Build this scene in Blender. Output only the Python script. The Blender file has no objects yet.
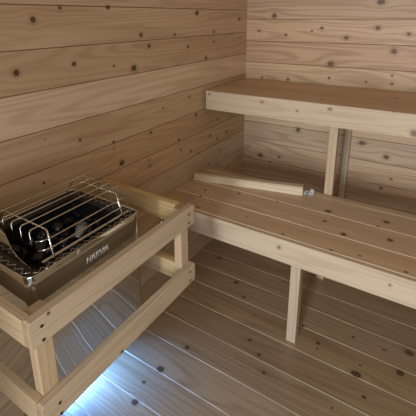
import bpy, bmesh, math, random
from mathutils import Vector, Matrix
random.seed(7)
S = bpy.context.scene
COL = S.collection

# ---------------------------------------------------------------- camera
cam_d = bpy.data.cameras.new('camera')
cam = bpy.data.objects.new('camera', cam_d)
COL.objects.link(cam)
YAW, PITCH, ROLL = 0.5707, -0.2835, -0.0062
fw = Vector((-math.sin(YAW)*math.cos(PITCH), math.cos(YAW)*math.cos(PITCH), math.sin(PITCH)))
rt = fw.cross(Vector((0, 0, 1))).normalized()
up = rt.cross(fw)
ax = rt*math.cos(ROLL) + up*math.sin(ROLL)
ay = -rt*math.sin(ROLL) + up*math.cos(ROLL)
M = Matrix((ax, ay, -fw)).transposed().to_4x4()
M.translation = Vector((0.9469, -1.932, 1.1901))
cam.matrix_world = M
cam_d.sensor_width = 36
cam_d.lens = 374.36/416*36
cam_d.shift_x = 0.0127
cam_d.shift_y = -0.1966
cam_d.clip_start = 0.02
S.camera = cam

# ---------------------------------------------------------------- light
S.view_settings.view_transform = 'Standard'
S.view_settings.look = 'None'
S.view_settings.gamma = 1
S.view_settings.exposure = -0.22
world = bpy.data.worlds.new('daylight')
S.world = world
world.use_nodes = True
wn = world.node_tree.nodes['Background']
wn.inputs[0].default_value = (0.62, 0.72, 0.9, 1)
wn.inputs[1].default_value = 0.6

def area(name, loc, target, sx, sy, power, col):
    d = bpy.data.lights.new(name, 'AREA')
    d.shape = 'RECTANGLE'; d.size = sx; d.size_y = sy
    d.energy = power; d.color = col
    o = bpy.data.objects.new(name, d); COL.objects.link(o)
    o.location = loc
    o.rotation_euler = (Vector(target)-Vector(loc)).to_track_quat('-Z', 'Y').to_euler()
    return o
# daylight through the open doorway behind the camera
area('doorway_daylight', (1.02, -2.42, 1.05), (0.92, 0, 0.85), 0.62, 1.3, 12.5, (0.95, 0.97, 1.0))
area('far_daylight', (0.86, -3.3, 0.9), (0.82, 0, 0.7), 0.36, 0.9, 44, (0.86, 0.94, 1.0))
# cold daylight through the air vent under the heater
vent = area('vent_daylight', (-0.012, -1.30, 0.115), (0.12, -1.28, 0.0), 0.15, 0.07, 3, (0.12, 0.34, 1.0))
vent.data.spread = 1.7

# ---------------------------------------------------------------- node helpers
def new_mat(name):
    m = bpy.data.materials.new(name); m.use_nodes = True
    nt = m.node_tree
    return m, nt, nt.nodes['Principled BSDF']

def math_node(nt, op, a, b=None, c=None, clamp=False):
    n = nt.nodes.new('ShaderNodeMath'); n.operation = op; n.use_clamp = clamp
    for i, v in enumerate((a, b, c)):
        if v is None: continue
        if isinstance(v, (int, float)): n.inputs[i].default_value = v
        else: nt.links.new(v, n.inputs[i])
    return n.outputs[0]

def mix_col(nt, fac, a, b, mode='MIX'):
    n = nt.nodes.new('ShaderNodeMix'); n.data_type = 'RGBA'; n.blend_type = mode
    for idx, v in ((0, fac), (6, a), (7, b)):
        if isinstance(v, (int, float)): n.inputs[idx].default_value = v
        elif isinstance(v, tuple): n.inputs[idx].default_value = (*v, 1)
        else: nt.links.new(v, n.inputs[idx])
    return n.outputs[2]

def ramp01(nt, v, lo, hi):
    n = nt.nodes.new('ShaderNodeMapRange'); n.interpolation_type = 'SMOOTHSTEP'
    nt.links.new(v, n.inputs[0])
    n.inputs[1].default_value = lo; n.inputs[2].default_value = hi
    n.inputs[3].default_value = 0; n.inputs[4].default_value = 1
    return n.outputs[0]

def make_knot_group():
    g = bpy.data.node_groups.new('knot', 'ShaderNodeTree')
    I = g.interface
    for nm, tp in (('uv', 'NodeSocketVector'), ('centre', 'NodeSocketVector'), ('radius', 'NodeSocketFloat'), ('stretch', 'NodeSocketFloat'),
                   ('near', 'NodeSocketFloat'), ('shift', 'NodeSocketFloat')):
        I.new_socket(nm, in_out='INPUT', socket_type=tp)
    I.new_socket('near', in_out='OUTPUT', socket_type='NodeSocketFloat')
    I.new_socket('shift', in_out='OUTPUT', socket_type='NodeSocketFloat')
    gi = g.nodes.new('NodeGroupInput'); go = g.nodes.new('NodeGroupOutput')
    sub = g.nodes.new('ShaderNodeVectorMath'); sub.operation = 'SUBTRACT'
    g.links.new(gi.outputs[0], sub.inputs[0]); g.links.new(gi.outputs[1], sub.inputs[1])
    sp = g.nodes.new('ShaderNodeSeparateXYZ'); g.links.new(sub.outputs[0], sp.inputs[0])
    u = math_node(g, 'DIVIDE', sp.outputs[0], gi.outputs[2])
    u = math_node(g, 'DIVIDE', u, gi.outputs[3])
    v = math_node(g, 'DIVIDE', sp.outputs[1], gi.outputs[2])
    d2 = math_node(g, 'ADD', math_node(g, 'MULTIPLY', u, u), math_node(g, 'MULTIPLY', v, v))
    d = math_node(g, 'SQRT', d2)
    mn = math_node(g, 'MINIMUM', d, gi.outputs[4])
    # grain bends round the knot
    u3 = math_node(g, 'MULTIPLY', u, 0.3)
    e = math_node(g, 'ADD', math_node(g, 'MULTIPLY', u3, u3), math_node(g, 'MULTIPLY', math_node(g, 'MULTIPLY', v, v), 0.16))
    e = math_node(g, 'DIVIDE', 1.0, math_node(g, 'ADD', 1.0, math_node(g, 'MULTIPLY', e, e)))
    sh = math_node(g, 'MULTIPLY', math_node(g, 'MULTIPLY', sp.outputs[1], e), -0.8)
    sh = math_node(g, 'ADD', sh, gi.outputs[5])
    g.links.new(mn, go.inputs[0]); g.links.new(sh, go.inputs[1])
    return g
KNOT = make_knot_group()

def wood(name, light, dark, knots=(), rough=0.5, spec=0.4, heart=0.35, hs=1.0, auto=0.0, heartcol=None, kcol=(0.045, 0.025, 0.014), ringc=0.22, kfac=0.88):
    """cedar board wood: u (along the grain) and v (across) in metres come from the UV map; 'tint' holds the colour of each board"""
    m, nt, bs = new_mat(name)
    uvn = nt.nodes.new('ShaderNodeUVMap'); uvn.uv_map = 'UVMap'
    at = nt.nodes.new('ShaderNodeAttribute'); at.attribute_name = 'tint'
    rn = nt.nodes.new('ShaderNodeAttribute'); rn.attribute_name = 'seed'
    uv = uvn.outputs[0]
    near, shift = 99.0, 0.0
    for k, (ku, kv, kr) in enumerate(knots):
        gn = nt.nodes.new('ShaderNodeGroup'); gn.node_tree = KNOT
        nt.links.new(uv, gn.inputs[0])
        gn.inputs[1].default_value = (ku, kv, 0); gn.inputs[2].default_value = kr*0.8
        gn.inputs[3].default_value = 1.0 + 0.35*((k*37) % 10)/10
        for i, v in ((4, near), (5, shift)):
            if isinstance(v, float): gn.inputs[i].default_value = v
            else: nt.links.new(v, gn.inputs[i])
        near, shift = gn.outputs[0], gn.outputs[1]
    sp = nt.nodes.new('ShaderNodeSeparateXYZ'); nt.links.new(uv, sp.inputs[0])
    v = math_node(nt, 'ADD', sp.outputs[1], shift)
    seed = rn.outputs['Fac']
    def noise(su, sv, detail, off, dist=0.0, rgh=0.55):
        c = nt.nodes.new('ShaderNodeCombineXYZ')
        nt.links.new(math_node(nt, 'MULTIPLY', sp.outputs[0], su), c.inputs[0])
        nt.links.new(math_node(nt, 'MULTIPLY', v, sv), c.inputs[1])
        nt.links.new(math_node(nt, 'MULTIPLY_ADD', seed, 37.0, off), c.inputs[2])
        n = nt.nodes.new('ShaderNodeTexNoise'); n.inputs['Scale'].default_value = 1
        n.inputs['Detail'].default_value = detail; n.inputs['Roughness'].default_value = rgh
        n.inputs['Distortion'].default_value = dist
        nt.links.new(c.outputs[0], n.inputs['Vector'])
        return n.outputs[0]
    # growth rings: contour lines of a slow noise, so they form long cathedrals
    slow = noise(0.55, 7.5, 1.5, 0.0)
    ring = math_node(nt, 'SINE', math_node(nt, 'MULTIPLY', slow, 110.0))
    ring = ramp01(nt, ring, -0.5, 1.1)
    fine = noise(5.0, 210.0, 2.0, 5.0)
    streak = noise(1.6, 60.0, 4.0, 9.0)
    hrt = ramp01(nt, noise(1.1*hs, 9.0*hs, 2.0, 15.0), 0.5, 0.66)
    g = math_node(nt, 'MULTIPLY_ADD', ring, ringc, math_node(nt, 'MULTIPLY', fine, 0.28))
    g = math_node(nt, 'ADD', g, math_node(nt, 'MULTIPLY', streak, 0.45))
    g = ramp01(nt, g, 0.2, 0.95)
    col = mix_col(nt, g, light, dark)
    hc = heartcol or (dark[0]*0.85, dark[1]*0.72, dark[2]*0.6)
    col = mix_col(nt, math_node(nt, 'MULTIPLY', hrt, heart), col, hc)
    col = mix_col(nt, 1.0, col, at.outputs['Color'], 'MULTIPLY')
    if auto:
        vo = nt.nodes.new('ShaderNodeTexVoronoi'); vo.inputs['Scale'].default_value = 1.0
        c = nt.nodes.new('ShaderNodeCombineXYZ')
        nt.links.new(math_node(nt, 'MULTIPLY', sp.outputs[0], auto*0.75), c.inputs[0])
        nt.links.new(math_node(nt, 'MULTIPLY', sp.outputs[1], auto), c.inputs[1])
        nt.links.new(math_node(nt, 'MULTIPLY', seed, 9.0), c.inputs[2])
        nt.links.new(c.outputs[0], vo.inputs['Vector'])
        a = math_node(nt, 'MULTIPLY', vo.outputs['Distance'], 12.0)
        near = math_node(nt, 'MINIMUM', a, near) if not isinstance(near, float) else a
    rghv = None
    if not isinstance(near, float):
        wob = math_node(nt, 'ADD', near, math_node(nt, 'MULTIPLY_ADD', noise(90, 90, 1, 3.0), 0.7, -0.35))
        halo = math_node(nt, 'SUBTRACT', 1.0, ramp01(nt, wob, 1.0, 2.4))
        core = math_node(nt, 'SUBTRACT', 1.0, ramp01(nt, wob, 0.75, 1.15))
        rim = math_node(nt, 'SUBTRACT', 1.0, ramp01(nt, wob, 0.35, 0.7))
        col = mix_col(nt, math_node(nt, 'MULTIPLY', halo, 0.3), col, (0.22, 0.12, 0.055))
        col = mix_col(nt, math_node(nt, 'MULTIPLY', core, kfac), col, kcol)
        col = mix_col(nt, math_node(nt, 'MULTIPLY', rim, 0.5), col, (0.12, 0.07, 0.04))
    nt.links.new(col, bs.inputs['Base Color'])
    bs.inputs['Roughness'].default_value = rough
    bs.inputs['Specular IOR Level'].default_value = spec
    bmp = nt.nodes.new('ShaderNodeBump'); bmp.inputs['Strength'].default_value = 0.25
    bmp.inputs['Distance'].default_value = 0.0006
    nt.links.new(math_node(nt, 'ADD', fine, ring), bmp.inputs['Height'])
    nt.links.new(bmp.outputs[0], bs.inputs['Normal'])
    return m

def plain(name, col, rough=0.5, metal=0.0, noise_amt=0.0, scale=40, bump=0.0):
    m, nt, bs = new_mat(name)
    tc = nt.nodes.new('ShaderNodeTexCoord')
    n = nt.nodes.new('ShaderNodeTexNoise'); n.inputs['Scale'].default_value = scale; n.inputs['Detail'].default_value = 4
    nt.links.new(tc.outputs['Object'], n.inputs['Vector'])
    d = tuple(c*(1-noise_amt) for c in col)
    nt.links.new(mix_col(nt, n.outputs[0], d, tuple(min(1, c*(1+noise_amt)) for c in col)), bs.inputs['Base Color'])
    bs.inputs['Roughness'].default_value = rough; bs.inputs['Metallic'].default_value = metal
    if bump:
        b = nt.nodes.new('ShaderNodeBump'); b.inputs['Strength'].default_value = bump; b.inputs['Distance'].default_value = 0.003
        nt.links.new(n.outputs[0], b.inputs['Height']); nt.links.new(b.outputs[0], bs.inputs['Normal'])
    return m

# ---------------------------------------------------------------- mesh helpers
def finish(name, bm, mat, parent=None, origin=None, smooth=False):
    """bm holds world coordinates; becomes one mesh object with its origin at 'origin'"""
    xs = [v.co for v in bm.verts]
    if origin is None:
        origin = Vector(((min(c.x for c in xs)+max(c.x for c in xs))/2, (min(c.y for c in xs)+max(c.y for c in xs))/2, min(c.z for c in xs)))
    origin = Vector(origin)
    bmesh.ops.translate(bm, verts=bm.verts, vec=-origin)
    me = bpy.data.meshes.new(name); bm.to_mesh(me); bm.free()
    if smooth:
        for p in me.polygons: p.use_smooth = True
    me.materials.append(mat)
    o = bpy.data.objects.new(name, me); COL.objects.link(o)
    if parent is not None:
        o.parent = parent
        o.location = origin - world_loc(parent)
    else:
        o.location = origin
    return o

def world_loc(o):
    l = Vector(o.location)
    while o.parent is not None:
        o = o.parent; l = l + Vector(o.location)
    return l

def tag(o, label=None, cat=None, group=None, kind=None):
    if label: o['label'] = label
    if cat: o['category'] = cat
    if group: o['group'] = group
    if kind: o['kind'] = kind
    return o

def empty(name, loc):
    o = bpy.data.objects.new(name, None); COL.objects.link(o); o.location = loc
    o.empty_display_size = 0.05
    return o

def layers(bm):
    uvl = bm.loops.layers.uv.get('UVMap') or bm.loops.layers.uv.new('UVMap')
    tl = bm.loops.layers.float_color.get('tint') or bm.loops.layers.float_color.new('tint')
    sl = bm.faces.layers.float.get('seed') or bm.faces.layers.float.new('seed')
    return uvl, tl, sl

def add_planks(bm, O, U, V, N, u0, u1, rows, thick=0.018, ch=0.0022, groove=(0.5, 0.45, 0.4), chn=None, mi=0):
    """tongue-and-groove boards: rows = [(v0, v1, tint, seed)], run along U, stacked along V, visible face towards N at height 0"""
    O, U, V, N = Vector(O), Vector(U), Vector(V), Vector(N)
    uvl, tl, sl = layers(bm)
    chn = chn or ch
    for v0, v1, tint, seed in rows:
        prof = [(v0, -thick), (v0, -chn), (v0+ch, 0), (v1-ch, 0), (v1, -chn), (v1, -thick)]
        A = [bm.verts.new(O+U*u0+V*v+N*n) for v, n in prof]
        B = [bm.verts.new(O+U*u1+V*v+N*n) for v, n in prof]
        k = len(prof)
        for i in range(k):
            j = (i+1) % k
            f = bm.faces.new((A[i], A[j], B[j], B[i]))
            g = groove if i in (0, 1, 3, 4) else (1, 1, 1)
            f[sl] = seed; f.material_index = mi
            for lp, (uu, pp) in zip(f.loops, ((u0, prof[i]), (u0, prof[j]), (u1, prof[j]), (u1, prof[i]))):
                lp[uvl].uv = (uu, pp[0]); lp[tl] = (tint[0]*g[0], tint[1]*g[1], tint[2]*g[2], 1)
        for R in (A, B):
            f = bm.faces.new(R); f[sl] = seed
            for lp in f.loops:
                lp[uvl].uv = (0, 0); lp[tl] = (tint[0]*.8, tint[1]*.75, tint[2]*.7, 1)
    bmesh.ops.recalc_face_normals(bm, faces=bm.faces)

def lumber(name, lo, hi, mat, parent=None, tint=(1, 1, 1), seed=0.3, bevel=0.003, axis=None, endtint=(.75, .68, .58), round_ends=0.0, end_axis=None):
    """sawn timber from corner lo to corner hi, eased edges, grain along its long axis"""
    lo, hi = Vector(lo), Vector(hi)
    d = hi-lo
    if axis is None: axis = max(range(3), key=lambda i: d[i])
    bm = bmesh.new()
    bmesh.ops.create_cube(bm, size=1)
    for v in bm.verts:
        v.co = Vector([lo[i]+(v.co[i]+.5)*d[i] for i in range(3)])
    if round_ends:
        # clip the corners at both ends, seen on the broad face
        thin = min((i for i in range(3) if i != axis), key=lambda i: d[i])
        es = [e for e in bm.edges if abs((e.verts[0].co-e.verts[1].co)[thin]) > 1e-6]
        bmesh.ops.bevel(bm, geom=es, offset=round_ends, segments=2, affect='EDGES', profile=.5)
    es = [e for e in bm.edges if e.calc_face_angle(0) > 0.6]
    bmesh.ops.bevel(bm, geom=es, offset=bevel, segments=2, affect='EDGES', profile=.6, clamp_overlap=True)
    uvl, tl, sl = layers(bm)
    oth = [i for i in range(3) if i != axis]
    for f in bm.faces:
        n = f.normal; f[sl] = seed
        na = max(range(3), key=lambda i: abs(n[i]))
        for lp in f.loops:
            c = lp.vert.co
            if na == axis:
                lp[uvl].uv = (c[oth[0]]*.3+seed*7, c[oth[1]]); t = tuple(tint[i]*endtint[i] for i in range(3))
            else:
                b = [i for i in oth if i != na][0]
                lp[uvl].uv = (c[axis], c[b]); t = tint
            lp[tl] = (*t, 1)
    return finish(name, bm, mat, parent)

def add_tube(bm, pts, r, seg=8, closed=False):
    pts = [Vector(p) for p in pts]
    n = len(pts); rings = []
    prev = None
    for i, p in enumerate(pts):
        if closed: t = (pts[(i+1) % n]-pts[i-1]).normalized()
        else:
            t = Vector()
            if i > 0: t += (p-pts[i-1]).normalized()
            if i < n-1: t += (pts[i+1]-p).normalized()
            t.normalize()
        if prev is None:
            a = t.orthogonal().normalized()
        else:
            a = (prev - t*prev.dot(t)).normalized()
        prev = a; b = t.cross(a)
        rings.append([bm.verts.new(p+(a*math.cos(2*math.pi*k/seg)+b*math.sin(2*math.pi*k/seg))*r) for k in range(seg)])
    m = n if closed else n-1
    for i in range(m):
        A, B = rings[i], rings[(i+1) % n]
        for k in range(seg):
            bm.faces.new((A[k], A[(k+1) % seg], B[(k+1) % seg], B[k]))
    if not closed:
        bm.faces.new(rings[0][::-1]); bm.faces.new(rings[-1])
    return bm

def add_box(bm, lo, hi, bevel=0):
    r = bmesh.ops.create_cube(bm, size=1)
    for v in r['verts']:
        v.co = Vector([lo[i]+(v.co[i]+.5)*(hi[i]-lo[i]) for i in range(3)])
    if bevel:
        es = list({e for v in r['verts'] for e in v.link_edges})
        bmesh.ops.bevel(bm, geom=es, offset=bevel, segments=2, affect='EDGES')

def rounded_rect(x0, x1, y0, y1, r, seg=5):
    out = []
    for cx, cy, a0 in ((x1-r, y1-r, 0), (x0+r, y1-r, 90), (x0+r, y0+r, 180), (x1-r, y0+r, 270)):
        for k in range(seg+1):
            a = math.radians(a0+90*k/seg)
            out.append((cx+r*math.cos(a), cy+r*math.sin(a)))
    return out

# ---------------------------------------------------------------- materials
K_LW=[(-1.297,1.186,0.011),(-1.207,1.218,0.0057),(-1.366,1.052,0.0107),(-1.179,1.056,0.0088),(-1.023,1.222,0.0079),(-0.498,1.208,0.0124),(-0.87,1.129,0.0103),(-0.663,1.123,0.0057),(-0.828,1.087,0.0088),(-0.571,1.066,0.008),(-0.425,1.006,0.0108),(-0.917,1.014,0.0135),(-1.015,1.032,0.0048),(-0.566,0.844,0.0073),(-0.417,0.812,0.0132),(-1.185,0.815,0.0061),(-1.308,0.852,0.0028),(-1.329,0.721,0.0053),(-0.758,0.832,0.0048),(-0.84,0.749,0.0073),(-1.043,0.767,0.0059),(-1.043,0.741,0.004),(-0.654,0.664,0.0072),(-0.64,0.615,0.0065),(-0.561,0.583,0.0068),(-0.515,0.749,0.0106),(-0.856,0.61,0.0059),(-0.86,0.638,0.0044),(-1.01,0.676,0.0119),(-0.506,0.556,0.0044),(-0.352,1.122,0.0089),(-0.09,1.18,0.01),(-0.08,1.081,0.0075),(-0.352,1.075,0.0067),(-0.141,0.878,0.0069),(-0.31,0.682,0.008),(-0.217,0.587,0.0089),(-0.389,0.611,0.0082),(-0.314,0.577,0.0085),(-0.287,0.504,0.0068),(-0.399,0.462,0.0065),(-0.302,0.428,0.0068),(-0.194,0.373,0.0062)]
K_BW=[(0.159,1.194,0.016),(0.074,1.116,0.0077),(0.228,1.098,0.0074),(0.363,1.12,0.0073),(0.412,1.135,0.0096),(0.667,1.137,0.0113),(0.797,1.113,0.0093),(0.533,1.09,0.0105),(0.471,0.961,0.016),(0.746,1.034,0.016),(0.752,0.925,0.0071),(0.756,0.886,0.0071),(0.643,0.885,0.0067),(0.467,0.891,0.0073),(0.667,1.251,0.016),(0.253,0.866,0.01),(0.102,0.865,0.0077),(0.111,0.405,0.0135),(0.226,0.416,0.0085),(0.173,0.374,0.0081),(0.326,0.594,0.0153),(0.658,0.578,0.0148),(0.774,0.526,0.0148),(0.771,0.359,0.0101),(0.809,0.417,0.007)]
K_UT=[(0.133,-0.308,0.008),(0.189,-0.243,0.0068),(0.539,-0.374,0.0079),(0.801,-0.182,0.0095)]
K_UF=[(0.462,0.814,0.0058),(0.594,0.839,0.0083),(0.816,0.858,0.0048),(0.893,0.787,0.0148),(0.304,0.834,0.0064),(0.036,0.842,0.006)]
K_LT=[(0.266,-0.578,0.0081),(0.437,-0.56,0.0051),(0.641,-0.528,0.0136),(0.732,-0.667,0.0114),(0.652,-0.612,0.0074),(0.849,-0.497,0.0117),(0.878,-0.62,0.0109),(0.828,-0.544,0.0061),(0.719,-0.788,0.0053),(0.807,-0.769,0.0054),(0.386,-0.743,0.0047),(0.549,-0.782,0.0052),(0.942,-0.781,0.0053),(0.12,-0.628,0.0074),(0.135,-0.689,0.0052),(0.18,-0.777,0.0057)]
K_LF=[(0.55,0.406,0.0085),(0.282,0.379,0.0037),(0.907,0.403,0.0049)]
K_FL=[(0.117,-0.493,0.0098),(0.28,-0.609,0.0114),(0.352,-0.676,0.0075),(0.29,-1.027,0.0098),(0.262,-1.15,0.0133),(0.245,-1.219,0.0067),(0.267,-1.287,0.0127),(0.474,-0.87,0.0068),(0.53,-0.911,0.0078),(0.575,-0.968,0.0076),(0.435,-0.75,0.0051),(0.699,-0.745,0.0082),(0.703,-0.771,0.0048),(0.806,-0.644,0.0076),(0.847,-0.803,0.016),(0.886,-0.875,0.0084),(0.975,-0.718,0.0143),(0.994,-0.61,0.015),(0.914,-0.645,0.0059),(0.852,-0.759,0.0052),(0.807,-0.967,0.0048),(0.09,-1.295,0.0115),(0.624,-0.695,0.0076),(-0.089,-0.829,0.0074)]
K_GU=[(-1.596,0.645,0.0041)]
K_GL=[(-1.421,0.391,0.0053)]
LIGHT = (0.60, 0.455, 0.30)
DARK = (0.42, 0.295, 0.17)
ZS = 0.8785   # boards above and below this height carry different knots
M_LW = wood('cedar_wall_left_high', LIGHT, DARK, [k for k in K_LW if k[1] > ZS], 0.5, 0.35, heart=0.3)
M_LW2 = wood('cedar_wall_left_low', LIGHT, DARK, [k for k in K_LW if k[1] <= ZS and k[0] < -.6], 0.5, 0.35, heart=0.5)
M_LW3 = wood('cedar_wall_left_corner', LIGHT, DARK, [k for k in K_LW if k[1] <= ZS and k[0] >= -.6], 0.5, 0.35, heart=0.3)
M_BW = wood('cedar_wall_back', (.63, .455, .305), (.43, .285, .165), K_BW, 0.5, 0.35, heart=0.25, kcol=(.12, .07, .04), ringc=.34, kfac=.8)
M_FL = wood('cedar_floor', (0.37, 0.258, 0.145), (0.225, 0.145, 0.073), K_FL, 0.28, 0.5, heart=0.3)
M_UT = wood('cedar_upper_seat', (.66, .50, .345), (0.48, 0.335, 0.21), K_UT, 0.45, 0.4, heart=0.3)
M_LT = wood('cedar_lower_seat', (.68, .53, .37), (0.50, 0.365, 0.235), K_LT, 0.42, 0.4, heart=0.25)
M_UF = wood('cedar_upper_fascia', (0.60, 0.465, 0.32), (0.44, 0.315, 0.195), K_UF, 0.5, 0.35, heart=0.2, kcol=(.2, .12, .07), kfac=.7)
M_LF = wood('cedar_lower_fascia', (0.60, 0.47, 0.33), (0.43, 0.315, 0.20), K_LF, 0.5, 0.35, heart=0.2, kcol=(.2, .12, .07), kfac=.7)
M_PLAIN = wood('pine_lumber', (0.56, 0.445, 0.315), (0.42, 0.315, 0.20), (), 0.5, 0.35, heart=0.15)
M_GU = wood('pine_guard_upper', (0.54, 0.42, 0.285), (0.39, 0.285, 0.175), K_GU, 0.5, 0.35, heart=0.15)
M_GL = wood('pine_guard_lower', (0.54, 0.42, 0.285), (0.39, 0.285, 0.175), K_GL, 0.5, 0.35, heart=0.15)
M_HEARTY = wood('pine_sap_and_heart', (0.68, 0.55, 0.34), (0.46, 0.32, 0.17), (), 0.5, 0.35, heart=0.75, hs=2.5)
M_ROOM = wood('cedar_room', LIGHT, DARK, (), 0.5, 0.35, heart=0.3, auto=7.0)
M_STEEL = plain('polished_stainless', (0.66, 0.67, 0.64), 0.035, 1.0, 0.05, 8)
M_CHROME = plain('chrome_wire', (0.82, 0.82, 0.80), 0.14, 1.0)
M_BLACK = plain('black_enamel', (0.012, 0.012, 0.013), 0.35, 0.0, 0.2)
M_STONE = plain('sauna_stone', (0.012, 0.0125, 0.014), 0.3, 0.0, 0.6, 60, 0.6)
M_PALESTONE = plain('pale_glossy_stone', (0.22, 0.22, 0.21), 0.28, 0.0, 0.5, 50, 0.5)
M_SCREW = plain('dark_screw', (0.03, 0.028, 0.026), 0.5, 0.3)
M_ZINC = plain('zinc_bolt', (0.45, 0.46, 0.47), 0.4, 0.8, 0.2)
M_LOGO = plain('badge_silver', (0.6, 0.6, 0.58), 0.35, 0.5)

rnd = random.Random(11)
def tints(n, spread=0.09, over=None):
    out = []
    for i in range(n):
        l = 1+rnd.uniform(-spread, spread); w = rnd.uniform(-.03, .03)
        out.append((l*(1+w), l, l*(1-w)))
    for k, v in (over or {}).items(): out[k] = v
    return out

def struct(name, bm, mat, *more):
    o = tag(finish(name, bm, mat), kind='structure')
    for m in more: o.data.materials.append(m)
    return o

# ---------------------------------------------------------------- the room
RX, FY, HZ = 1.78, -2.32, 1.95          # right wall, front wall, ceiling

# floor: boards run along x
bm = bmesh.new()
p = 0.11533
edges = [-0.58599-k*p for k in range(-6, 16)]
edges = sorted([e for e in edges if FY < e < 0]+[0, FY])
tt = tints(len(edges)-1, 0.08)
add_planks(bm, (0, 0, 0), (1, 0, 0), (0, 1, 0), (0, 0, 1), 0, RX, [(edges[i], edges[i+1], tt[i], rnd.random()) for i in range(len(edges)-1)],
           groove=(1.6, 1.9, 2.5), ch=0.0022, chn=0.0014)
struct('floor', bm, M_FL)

# left wall: boards run along y, a gap near the floor for the air vent
bm = bmesh.new()
pz = 0.1155
ez = [0.09, 0.205, 0.32, 0.435, 0.55, 0.655, 0.763, 0.8785, 0.9935, 1.1085, 1.2245]+[1.2245+k*pz for k in range(1, 7)]
ez = [-.02]+[e for e in ez if e < HZ]+[HZ+.02]
VY0, VY1, VZ0, VZ1 = -1.38, -1.22, ez[1], ez[2]-0.03
n = len(ez)-1
tt = tints(n, 0.05)
def band(z):   # index of the board that holds height z
    return max(i for i in range(n) if ez[i] <= z)
tt[band(1.17)] = (1.0, .97, .92)
tt[band(1.05)] = (.93, .88, .8)
tt[band(0.93)] = (1.18, 1.2, 1.2)
tt[band(0.81)] = (.92, .86, .76)
tt[band(0.70)] = (.84, .74, .60)
tt[band(0.58)] = (.95, .86, .72)
sd = [rnd.random() for _ in range(n)]
O = (0, 0, 0)
for i in range(n):
    spans = [(FY, 0, 0)] if ez[i] > ZS-.01 else [(FY, -.6, 1), (-.6, 0, 2)]
    if i == 1: spans = [(FY, VY0, 1), (VY1, -.6, 1), (-.6, 0, 2)]
    for a, b, mi in spans:
        add_planks(bm, O, (0, 1, 0), (0, 0, 1), (1, 0, 0), a, b, [(ez[i], ez[i+1], tt[i], sd[i])], ch=0.0016, chn=0.002, groove=(.55, .48, .4), mi=mi)
add_planks(bm, O, (0, 1, 0), (0, 0, 1), (1, 0, 0), VY0, VY1, [(VZ1, ez[2], tt[1], sd[1])], mi=1, ch=0.0016, groove=(.55, .48, .4))
struct('wall_left', bm, M_LW, M_LW2, M_LW3)

# back wall: boards run along x
bm = bmesh.new()
pz = 0.1145
eb = [1.177+k*pz for k in range(-10, 7)]
eb = [-.02]+[e for e in eb if 0.02 < e < HZ]+[HZ+.02]
n = len(eb)-1
tt = tints(n, 0.04)
def bandb(z): return max(i for i in range(n) if eb[i] <= z)
tt[bandb(1.23)] = (.95, .92, .9)
tt[bandb(1.12)] = (1.08, 1.05, 1.0)
tt[bandb(1.0)] = (.96, .88, .82)
tt[bandb(0.89)] = (1.05, 1.06, .98)
tt[bandb(0.66)] = (1.25, 1.3, 1.3)
tt[bandb(0.32)] = (.85, .78, .7)
add_planks(bm, (0, 0, 0), (1, 0, 0), (0, 0, 1), (0, -1, 0), -.02, RX+.02, [(eb[i], eb[i+1], tt[i], rnd.random()) for i in range(n)], ch=0.0016, chn=0.002, groove=(.5, .43, .36))
struct('wall_back', bm, M_BW)

# right wall
bm = bmesh.new()
tt = tints(n, 0.07)
add_planks(bm, (RX, 0, 0), (0, 1, 0), (0, 0, 1), (-1, 0, 0), FY, 0, [(eb[i], eb[i+1], tt[i], rnd.random()) for i in range(n)], ch=0.0016, chn=0.002)
struct('wall_right', bm, M_ROOM)

# front wall with the doorway
DX0, DX1, DZ = 0.56, 1.34, 1.76
bm = bmesh.new()
sd = [rnd.random() for _ in range(n)]
for i in range(n):
    z0, z1 = eb[i], eb[i+1]
    parts = []
    if z0 >= DZ-1e-6: parts = [(-.02, RX+.02, z0, z1)]
    elif z1 <= DZ: parts = [(-.02, DX0, z0, z1), (DX1, RX+.02, z0, z1)]
    else: parts = [(-.02, DX0, z0, z1), (DX1, RX+.02, z0, z1), (DX0, DX1, DZ, z1)]
    for a, b, c, d in parts:
        add_planks(bm, (0, FY, 0), (1, 0, 0), (0, 0, 1), (0, 1, 0), a, b, [(c, d, tt[i], sd[i])], ch=0.0016, chn=0.002)
struct('wall_front', bm, M_ROOM)
bm = bmesh.new()
add_box(bm, (DX0-.06, FY+0.0005, 0.0), (DX0, FY+.018, DZ+.06), .002)
add_box(bm, (DX1, FY+0.0005, 0.0), (DX1+.06, FY+.018, DZ+.06), .002)
add_box(bm, (DX0, FY+0.0005, DZ), (DX1, FY+.018, DZ+.06), .002)
uvl, tl, sl = layers(bm)
for f in bm.faces:
    for lp in f.loops: lp[uvl].uv = (lp.vert.co.z, lp.vert.co.x); lp[tl] = (1, 1, 1, 1)
struct('trim_1', bm, M_PLAIN)

# ceiling
bm = bmesh.new()
ex = [k*0.1145 for k in range(0, 16) if k*0.1145 < RX]+[RX]
tt = tints(len(ex), 0.07)
add_planks(bm, (0, 0, HZ), (0, 1, 0), (1, 0, 0), (0, 0, -1), FY, 0, [(ex[i], ex[i+1], tt[i], rnd.random()) for i in range(len(ex)-1)], ch=0.0016, chn=0.002)
struct('ceiling', bm, M_ROOM)

# ---------------------------------------------------------------- benches
E0 = 0.0015
X0 = 0.015
def seat(name, ys, z, mat, parent, tts, groove):
    bm = bmesh.new()
    add_planks(bm, (0, 0, z), (1, 0, 0), (0, 1, 0), (0, 0, 1), X0 if z > .6 else E0, RX-E0, [(ys[i], ys[i+1], tts[i], rnd.random()) for i in range(len(ys)-1)],
               groove=groove, ch=0.0030, chn=0.0012, thick=0.02)
    return finish(name, bm, mat, parent)

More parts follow.
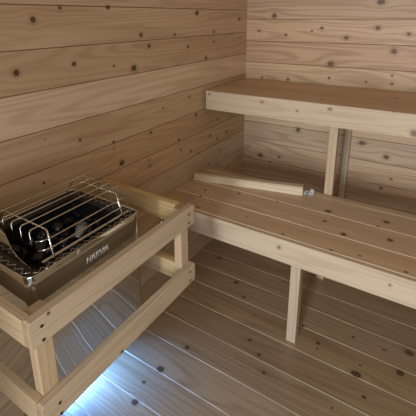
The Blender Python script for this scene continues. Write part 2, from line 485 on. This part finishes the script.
# upper bench
UY, UZ = -0.4521, 0.8567
ub = empty('sauna_bench', (0.9, UY/2, 0))
tag(ub, 'upper cedar sauna bench running along the back wall, higher and narrower of the two', 'bench')
seat('seat', [UY+.02, UY+.155, UY+.29, UY+.425, -E0], UZ, M_UT, ub, [(.95, .89, .81), (.9, .83, .75), (.98, .91, .83), (.95, .9, .82)], (1.1, 1.1, 1.1))
lumber('fascia', (X0, UY, UZ-.0903), (RX-E0, UY+.0195, UZ), M_UF, ub, seed=.12, bevel=.0025)
lumber('leg', (.582, UY+.074, 0.0005), (.617, UY+.110, UZ-.021), M_PLAIN, ub, tint=(1.05, 1, .95), seed=.52)
lumber('leg', (.575, -.028, 0.0005), (.606, -E0, UZ-.021), M_PLAIN, ub, tint=(.9, .92, .88), seed=.77)
lumber('leg', (1.45, UY+.074, 0.0005), (1.485, UY+.110, UZ-.021), M_PLAIN, ub, seed=.31)
lumber('leg', (1.45, -.028, 0.0005), (1.481, -E0, UZ-.021), M_PLAIN, ub, seed=.91)
lumber('cross_beam', (E0, UY+.021, UZ-.085), (RX-E0, UY+.055, UZ-.021), M_PLAIN, ub, tint=(.9, .85, .8), seed=.4)

# lower bench
LY, LZ = -0.8185, 0.4397
LB = -0.381
lb = empty('sauna_bench', (0.9, (LY+LB)/2, 0))
tag(lb, 'lower cedar sauna bench with a wooden stick lying along its back edge', 'bench')
s3 = LY+.1292
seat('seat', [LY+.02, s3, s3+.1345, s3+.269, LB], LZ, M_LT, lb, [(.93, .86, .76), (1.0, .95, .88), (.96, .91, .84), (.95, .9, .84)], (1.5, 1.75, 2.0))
lumber('fascia', (E0, LY, LZ-.0903), (RX-E0, LY+.0195, LZ), M_LF, lb, seed=.66, bevel=.004)
lumber('leg', (.590, LY+.021, 0.0005), (.626, LY+.059, LZ-.021), M_PLAIN, lb, seed=.23)
lumber('leg', (1.47, LY+.021, 0.0005), (1.506, LY+.059, LZ-.021), M_PLAIN, lb, seed=.83)
lumber('leg', (1.47, LB-.04, 0.0005), (1.506, LB-.004, LZ-.021), M_PLAIN, lb, seed=.43)
lumber('wall_cleat', (E0, LY+.08, LZ-.085), (.03, LB-.01, LZ-.021), M_PLAIN, lb, seed=.13)

# ---------------------------------------------------------------- guard rail round the heater
GX, G1, G2, GH = 0.376, 0.651, 0.4475, 0.062
Y0, Y1 = -1.640, -1.092
gd = empty('heater_guard', (0.18, -1.36, G2-GH))
tag(gd, 'pine guard rail boxed round the stainless sauna heater, fixed to the left wall', 'railing')
T = 0.02
def screw(x, y, z, parent):
    bm = bmesh.new()
    m = Matrix.Translation((x, y, z)) @ Matrix.Rotation(math.pi/2, 4, 'Y')
    bmesh.ops.create_cone(bm, cap_ends=True, segments=12, radius1=.0036, radius2=.003, depth=.002, matrix=m)
    o = finish('screw', bm, M_SCREW, parent); return o
for z, mt, sy, sd_ in ((G1, M_GU, ((-1.6135, (.629, .597)), (-1.1225, (.630, .602))), .21), (G2, M_GL, ((-1.6, (.421, .392)), (-1.122, (.430, .399))), .58)):
    fr = lumber('front_rail', (GX-T, Y0, z-GH), (GX, Y1, z), mt, gd, seed=sd_, bevel=.002, round_ends=.006)
    for yy, zs in sy:
        for zz in zs: screw(GX+.0006, yy, zz, fr)
    lumber('side_rail', (E0, Y0+.001, z-GH), (GX-T-.0005, Y0+.019, z), mt, gd, seed=sd_+.2, bevel=.002, tint=(1.02, .98, .88))
    lumber('side_rail', (E0, -1.127, z-GH), (.3295, -1.102, z), M_HEARTY, gd, seed=sd_+.1, bevel=.002, tint=(1, .93, .75))
lumber('post', (.330, -1.6205, G2-GH+.001), (GX-T-.0003, -1.582, G1-.004), M_PLAIN, gd, seed=.17, bevel=.002, tint=(1, .92, .8), axis=2)
lumber('post', (.330, -1.1375, G2-GH+.001), (GX-T-.0003, -1.100, G1-.006), M_PLAIN, gd, seed=.47, bevel=.002, tint=(1, .93, .84), axis=2)
bm = bmesh.new(); add_tube(bm, [(GX-.012, -1.233, G1-.002), (GX-.012, -1.233, G1+.006)], .0014, 8)
bmesh.ops.create_cone(bm, cap_ends=True, segments=10, radius1=.0028, radius2=.0022, depth=.0016, matrix=Matrix.Translation((GX-.012, -1.233, G1+.0065)))
tag(finish('screw', bm, M_ZINC, gd), 'small bright screw standing proud of the rail top')

# ---------------------------------------------------------------- sauna heater
HX0, HX1, HY0, HY1, HB, HT = 0.045, 0.314, -1.592, -1.262, 0.315, 0.690
ht = empty('sauna_heater', ((HX0+HX1)/2, (HY0+HY1)/2, HB))
tag(ht, 'boxy stainless electric sauna heater with a chrome wire rack on top', 'heater')
bm = bmesh.new()
out = rounded_rect(HX0, HX1, HY0, HY1, .022, 6)
inn = rounded_rect(HX0+.0022, HX1-.0022, HY0+.0022, HY1-.0022, .0198, 6)
def ring(pts, z): return [bm.verts.new((x, y, z)) for x, y in pts]
R = [ring(out, HB), ring(out, HT-.002), ring(rounded_rect(HX0+.0006, HX1-.0006, HY0+.0006, HY1-.0006, .0214, 6), HT), ring(inn, HT), ring(inn, HT-.05)]
for A, B in zip(R, R[1:]):
    for k in range(len(A)):
        j = (k+1) % len(A); bm.faces.new((A[k], A[j], B[j], B[k]))
bm.faces.new(R[0][::-1])
bmesh.ops.recalc_face_normals(bm, faces=bm.faces)
cas = finish('casing', bm, M_STEEL, ht)
for pl in cas.data.polygons: pl.use_smooth = abs(pl.normal.z) < .5 and len(pl.vertices) == 4
# black stone chamber with raised inner lip
bm = bmesh.new()
o1 = rounded_rect(HX0+.0028, HX1-.0028, HY0+.0028, HY1-.0028, .019, 6)
i1 = rounded_rect(HX0+.03, HX1-.024, HY0+.034, HY1-.03, .012, 6)
R = [ring(o1, HT-.05), ring(o1, HT-.003), ring(i1, HT-.012), ring(i1, HT-.09)]
for A, B in zip(R, R[1:]):
    for k in range(len(A)):
        j = (k+1) % len(A); bm.faces.new((A[k], A[j], B[j], B[k]))
bm.faces.new(R[3])
bmesh.ops.recalc_face_normals(bm, faces=bm.faces)
finish('stone_chamber', bm, M_BLACK, ht)
# zigzag wire round the top
def zigzag(a, b, n, w):
    a, b = Vector(a), Vector(b); d = (b-a).normalized(); s = d.cross(Vector((0, 0, 1)))
    return [a+(b-a)*(i/n)+s*(w if i % 2 else -w)*.5 for i in range(n+1)]
bm = bmesh.new()
zz = HT-.002
add_tube(bm, zigzag((HX1-.011, HY0+.02, zz), (HX1-.011, HY1-.02, zz), 30, .010), .0011, 6)
add_tube(bm, zigzag((HX0+.02, HY0+.013, zz), (HX1-.02, HY0+.013, zz), 18, .012), .0011, 6)
add_tube(bm, zigzag((HX0+.02, HY1-.018, zz), (HX1-.02, HY1-.018, zz), 20, .016), .0012, 6)
finish('zigzag_wire', bm, M_CHROME, ht, smooth=True)
# rack
RZ, RB = 0.745, 0.694
YA, YB = -1.508, -1.300
bm = bmesh.new(); add_box(bm, (.287, YA-.035, RB-.003), (.295, YB+.02, RB-.0005), .0004)
finish('rack_base_bar', bm, M_STEEL, ht)
for yy in (YA, YB):
    bm = bmesh.new(); add_tube(bm, [(.055, yy+.004, RB), (.10, yy, RZ), (.262, yy, RZ), (.268, yy, RZ-.003), (.300, yy-.012, RB)], .0021, 8)
    finish('rack_cross_rod', bm, M_CHROME, ht, smooth=True)
for i, xx in enumerate((.107, .141, .175, .209, .243)):
    bm = bmesh.new()
    a, b = YA-.027, YB+.034
    add_tube(bm, [(xx+.012, a-.004, RZ-.034), (xx+.001, a, RZ-.001), (xx, a+.005, RZ+.003), (xx, b-.005, RZ+.003), (xx+.001, b, RZ-.001), (xx+.008, b+.006, RZ-.028)], .0016, 8)
    finish('rack_rod', bm, M_CHROME, ht, smooth=True)
for xx, z_, ins in ((.278, .729, 0.0), (.289, .713, -.004)):
    bm = bmesh.new()
    a, b = YA-.022+ins, YB+.02
    add_tube(bm, [(xx-.030, a+.002, z_-.010), (xx-.012, a-.004, z_-.001), (xx-.003, a+.008, z_), (xx, a+.02, z_), (xx, b, z_), (xx-.02, b+.008, z_-.004)], .0015, 8)
    finish('rack_rod', bm, M_CHROME, ht, smooth=True)
# upright end plate of the stone holder, its top edge sweeping down to the front
prof = [(.06, .690), (.06, .752), (.185, .752), (.202, .744), (.212, .727), (.222, .711), (.238, .700), (.256, .694), (.284, .690)]
bm = bmesh.new()
F = [bm.verts.new((x, -1.566, z)) for x, z in prof]; B = [bm.verts.new((x, -1.5645, z)) for x, z in prof]
bm.faces.new(F); bm.faces.new(B[::-1])
for k in range(len(F)):
    m_ = (k+1) % len(F); bm.faces.new((F[k], F[m_], B[m_], B[k]))
bmesh.ops.recalc_face_normals(bm, faces=bm.faces)
finish('end_plate', bm, M_STEEL, ht)
# heating element ends / bracket to the wall
bm = bmesh.new(); add_box(bm, (.0012, -1.52, .36), (HX0-.0005, -1.34, .60), .002)
finish('wall_bracket', bm, M_BLACK, ht)
# lettering on the front
cu = bpy.data.curves.new('lettering', 'FONT'); cu.body = 'HARVIA'; cu.size = .0245; cu.extrude = .0006; cu.shear = .25; cu.offset = .0004
cu.align_x = 'CENTER'
to = bpy.data.objects.new('lettering_curve', cu); COL.objects.link(to)
bpy.context.view_layer.update()
me = bpy.data.meshes.new_from_object(to.evaluated_get(bpy.context.evaluated_depsgraph_get()))
bpy.data.objects.remove(to)
ys = [v.co.x for v in me.vertices]; sc = .069/(max(ys)-min(ys))
me.transform(Matrix(((0, 0, 1, 0), (sc, 0, 0, 0), (0, .88, 0, 0), (0, 0, 0, 1))))
me.materials.clear(); me.materials.append(M_LOGO)
lo_ = bpy.data.objects.new('lettering', me); COL.objects.link(lo_); lo_.parent = ht
lo_.location = Vector((HX1+.0004, -1.416, .640))-world_loc(ht)
lo_['label'] = 'silver raised lettering'

# stones in the chamber
def stone(name, c, r, mat, sd_, label, group=None):
    q = random.Random(sd_)
    bm = bmesh.new(); bmesh.ops.create_icosphere(bm, subdivisions=3, radius=1)
    dirs = [Vector((q.uniform(-1, 1), q.uniform(-1, 1), q.uniform(-1, 1))).normalized() for _ in range(9)]
    rot = Matrix.Rotation(q.uniform(0, 3), 3, 'Z') @ Matrix.Rotation(q.uniform(-.4, .4), 3, 'X')
    for v in bm.verts:
        d = v.co.normalized(); s = 1.0
        for w in dirs:
            t = d.dot(w)
            if t > .62: s = min(s, .62/t)
        s *= .97+.06*math.sin(9*d.x+sd_)*math.cos(7*d.y)
        v.co = Vector(c)+rot @ Vector((d.x*s*r[0], d.y*s*r[1], d.z*s*r[2]))
    o = finish(name, bm, mat, smooth=False)
    return tag(o, label, 'stone', group)
q = random.Random(3)
k = 0
for iy in range(7):
    for ix in range(5):
        x = .094+ix*.043+q.uniform(-.003, .003); y = -1.532+iy*.040+q.uniform(-.003, .003)
        r = q.uniform(.019, .0215)
        if (ix, iy) == (3, 4):
            stone('sauna_stone', (.228, y-.018, .672), (.021, .042, .018), M_PALESTONE, 50, 'pale grey glossy stone lying on the dark stones inside the heater rack')
            continue
        stone('sauna_stone', (x, y, .624+q.uniform(-.003, .003)), (r, r*.95, r), M_STONE, 100+k, 'dark lumpy sauna stone packed among others in the heater under the wire rack', 'dark stones in the heater')
        k += 1

# ---------------------------------------------------------------- small things
# stick on the lower bench
def prism_between(name, a, b, w, h, mat, seed, taper=1.0, label=None, cat=None):
    a, b = Vector(a), Vector(b); d = (b-a); L = d.length; d.normalize(); s = Vector((0, 0, 1)).cross(d).normalized()
    bm = bmesh.new(); uvl, tl, sl = layers(bm)
    prof = [(-.5, 0), (.5, 0), (.5, .72), (.34, 1), (-.30, 1), (-.5, .8)]
    A = [bm.verts.new(a+s*x*w*taper+Vector((0, 0, z*h*taper))) for x, z in prof]
    B = [bm.verts.new(b+s*x*w+Vector((0, 0, z*h))) for x, z in prof]
    m = len(prof)
    for i in range(m):
        j = (i+1) % m
        f = bm.faces.new((A[i], A[j], B[j], B[i])); f[sl] = seed
        for lp, (u, pp) in zip(f.loops, ((0, prof[i]), (0, prof[j]), (L, prof[j]), (L, prof[i]))):
            lp[uvl].uv = (u, pp[0]*w+pp[1]*h); lp[tl] = (1, 1, 1, 1)
    for Rg in (A, B):
        f = bm.faces.new(Rg); f[sl] = seed
        for lp in f.loops: lp[uvl].uv = (lp.vert.co.y*.3, lp.vert.co.z); lp[tl] = (.75, .7, .6, 1)
    bmesh.ops.recalc_face_normals(bm, faces=bm.faces)
    bmesh.ops.bevel(bm, geom=bm.edges[:], offset=.0012, segments=2, affect='EDGES')
    o = finish(name, bm, mat); return tag(o, label, cat)
M_STICK = wood('pale_stick_wood', (0.74, 0.61, 0.43), (0.55, 0.42, 0.26), (), 0.45, 0.4, heart=0.1)
prism_between('wooden_stick', (.012, -.548, LZ+.0006), (.507, -.432, LZ+.0006), .046, .038, M_STICK, .4, .78,
              'pale four-sided wooden stick lying on the lower bench, one end at the left wall', 'stick')
# clear plastic twist at the end of the stick
m, nt, bs = new_mat('clear_plastic')
bs.inputs['Base Color'].default_value = (.85, .88, .92, 1); bs.inputs['Roughness'].default_value = .18
bs.inputs['Transmission Weight'].default_value = .6; bs.inputs['IOR'].default_value = 1.3
M_PLASTIC = m
bm = bmesh.new()
q = random.Random(5)
nu, nv = 9, 6
grid = [[None]*nv for _ in range(nu)]
for i in range(nu):
    for j in range(nv):
        u, v = i/(nu-1), j/(nv-1)
        x = .514+u*.040; y = -.436+(v-.5)*.034*(1-.5*u)+q.uniform(-.002, .002)
        z = LZ+.0025+abs(math.sin(v*math.pi*2.2+u*3))*.013*(1-.3*u)+q.uniform(0, .003)+(.016 if (v > .7 and u > .5) else 0)
        grid[i][j] = bm.verts.new((x, y, z))
for i in range(nu-1):
    for j in range(nv-1): bm.faces.new((grid[i][j], grid[i+1][j], grid[i+1][j+1], grid[i][j+1]))
bmesh.ops.solidify(bm, geom=bm.faces[:], thickness=.0008)
tag(finish('plastic_scrap', bm, M_PLASTIC, smooth=False), 'crumpled scrap of clear plastic at the free end of the wooden stick', 'plastic')

# bolt standing on the lower bench beside the guard
bm = bmesh.new()
c = Vector((.112, -.735, LZ))
bmesh.ops.create_cone(bm, cap_ends=True, segments=20, radius1=.0095, radius2=.0095, depth=.0015, matrix=Matrix.Translation(c+Vector((0, 0, .0012))))
bmesh.ops.create_cone(bm, cap_ends=True, segments=6, radius1=.0078, radius2=.0072, depth=.008, matrix=Matrix.Translation(c+Vector((0, 0, .006))))
tag(finish('steel_bolt', bm, M_ZINC), 'small grey bolt head on the lower bench near the left wall', 'bolt')

# vent grille frame under the heater
bm = bmesh.new()
for lo, hi in (((.0005, VY0-.012, VZ0-.01), (.006, VY1+.012, VZ0)), ((.0005, VY0-.012, VZ1), (.006, VY1+.012, VZ1+.012)),
               ((.0005, VY0-.012, VZ0), (.006, VY0, VZ1)), ((.0005, VY1, VZ0), (.006, VY1+.012, VZ1))):
    add_box(bm, lo, hi, .0006)
struct('trim_2', bm, M_STEEL)
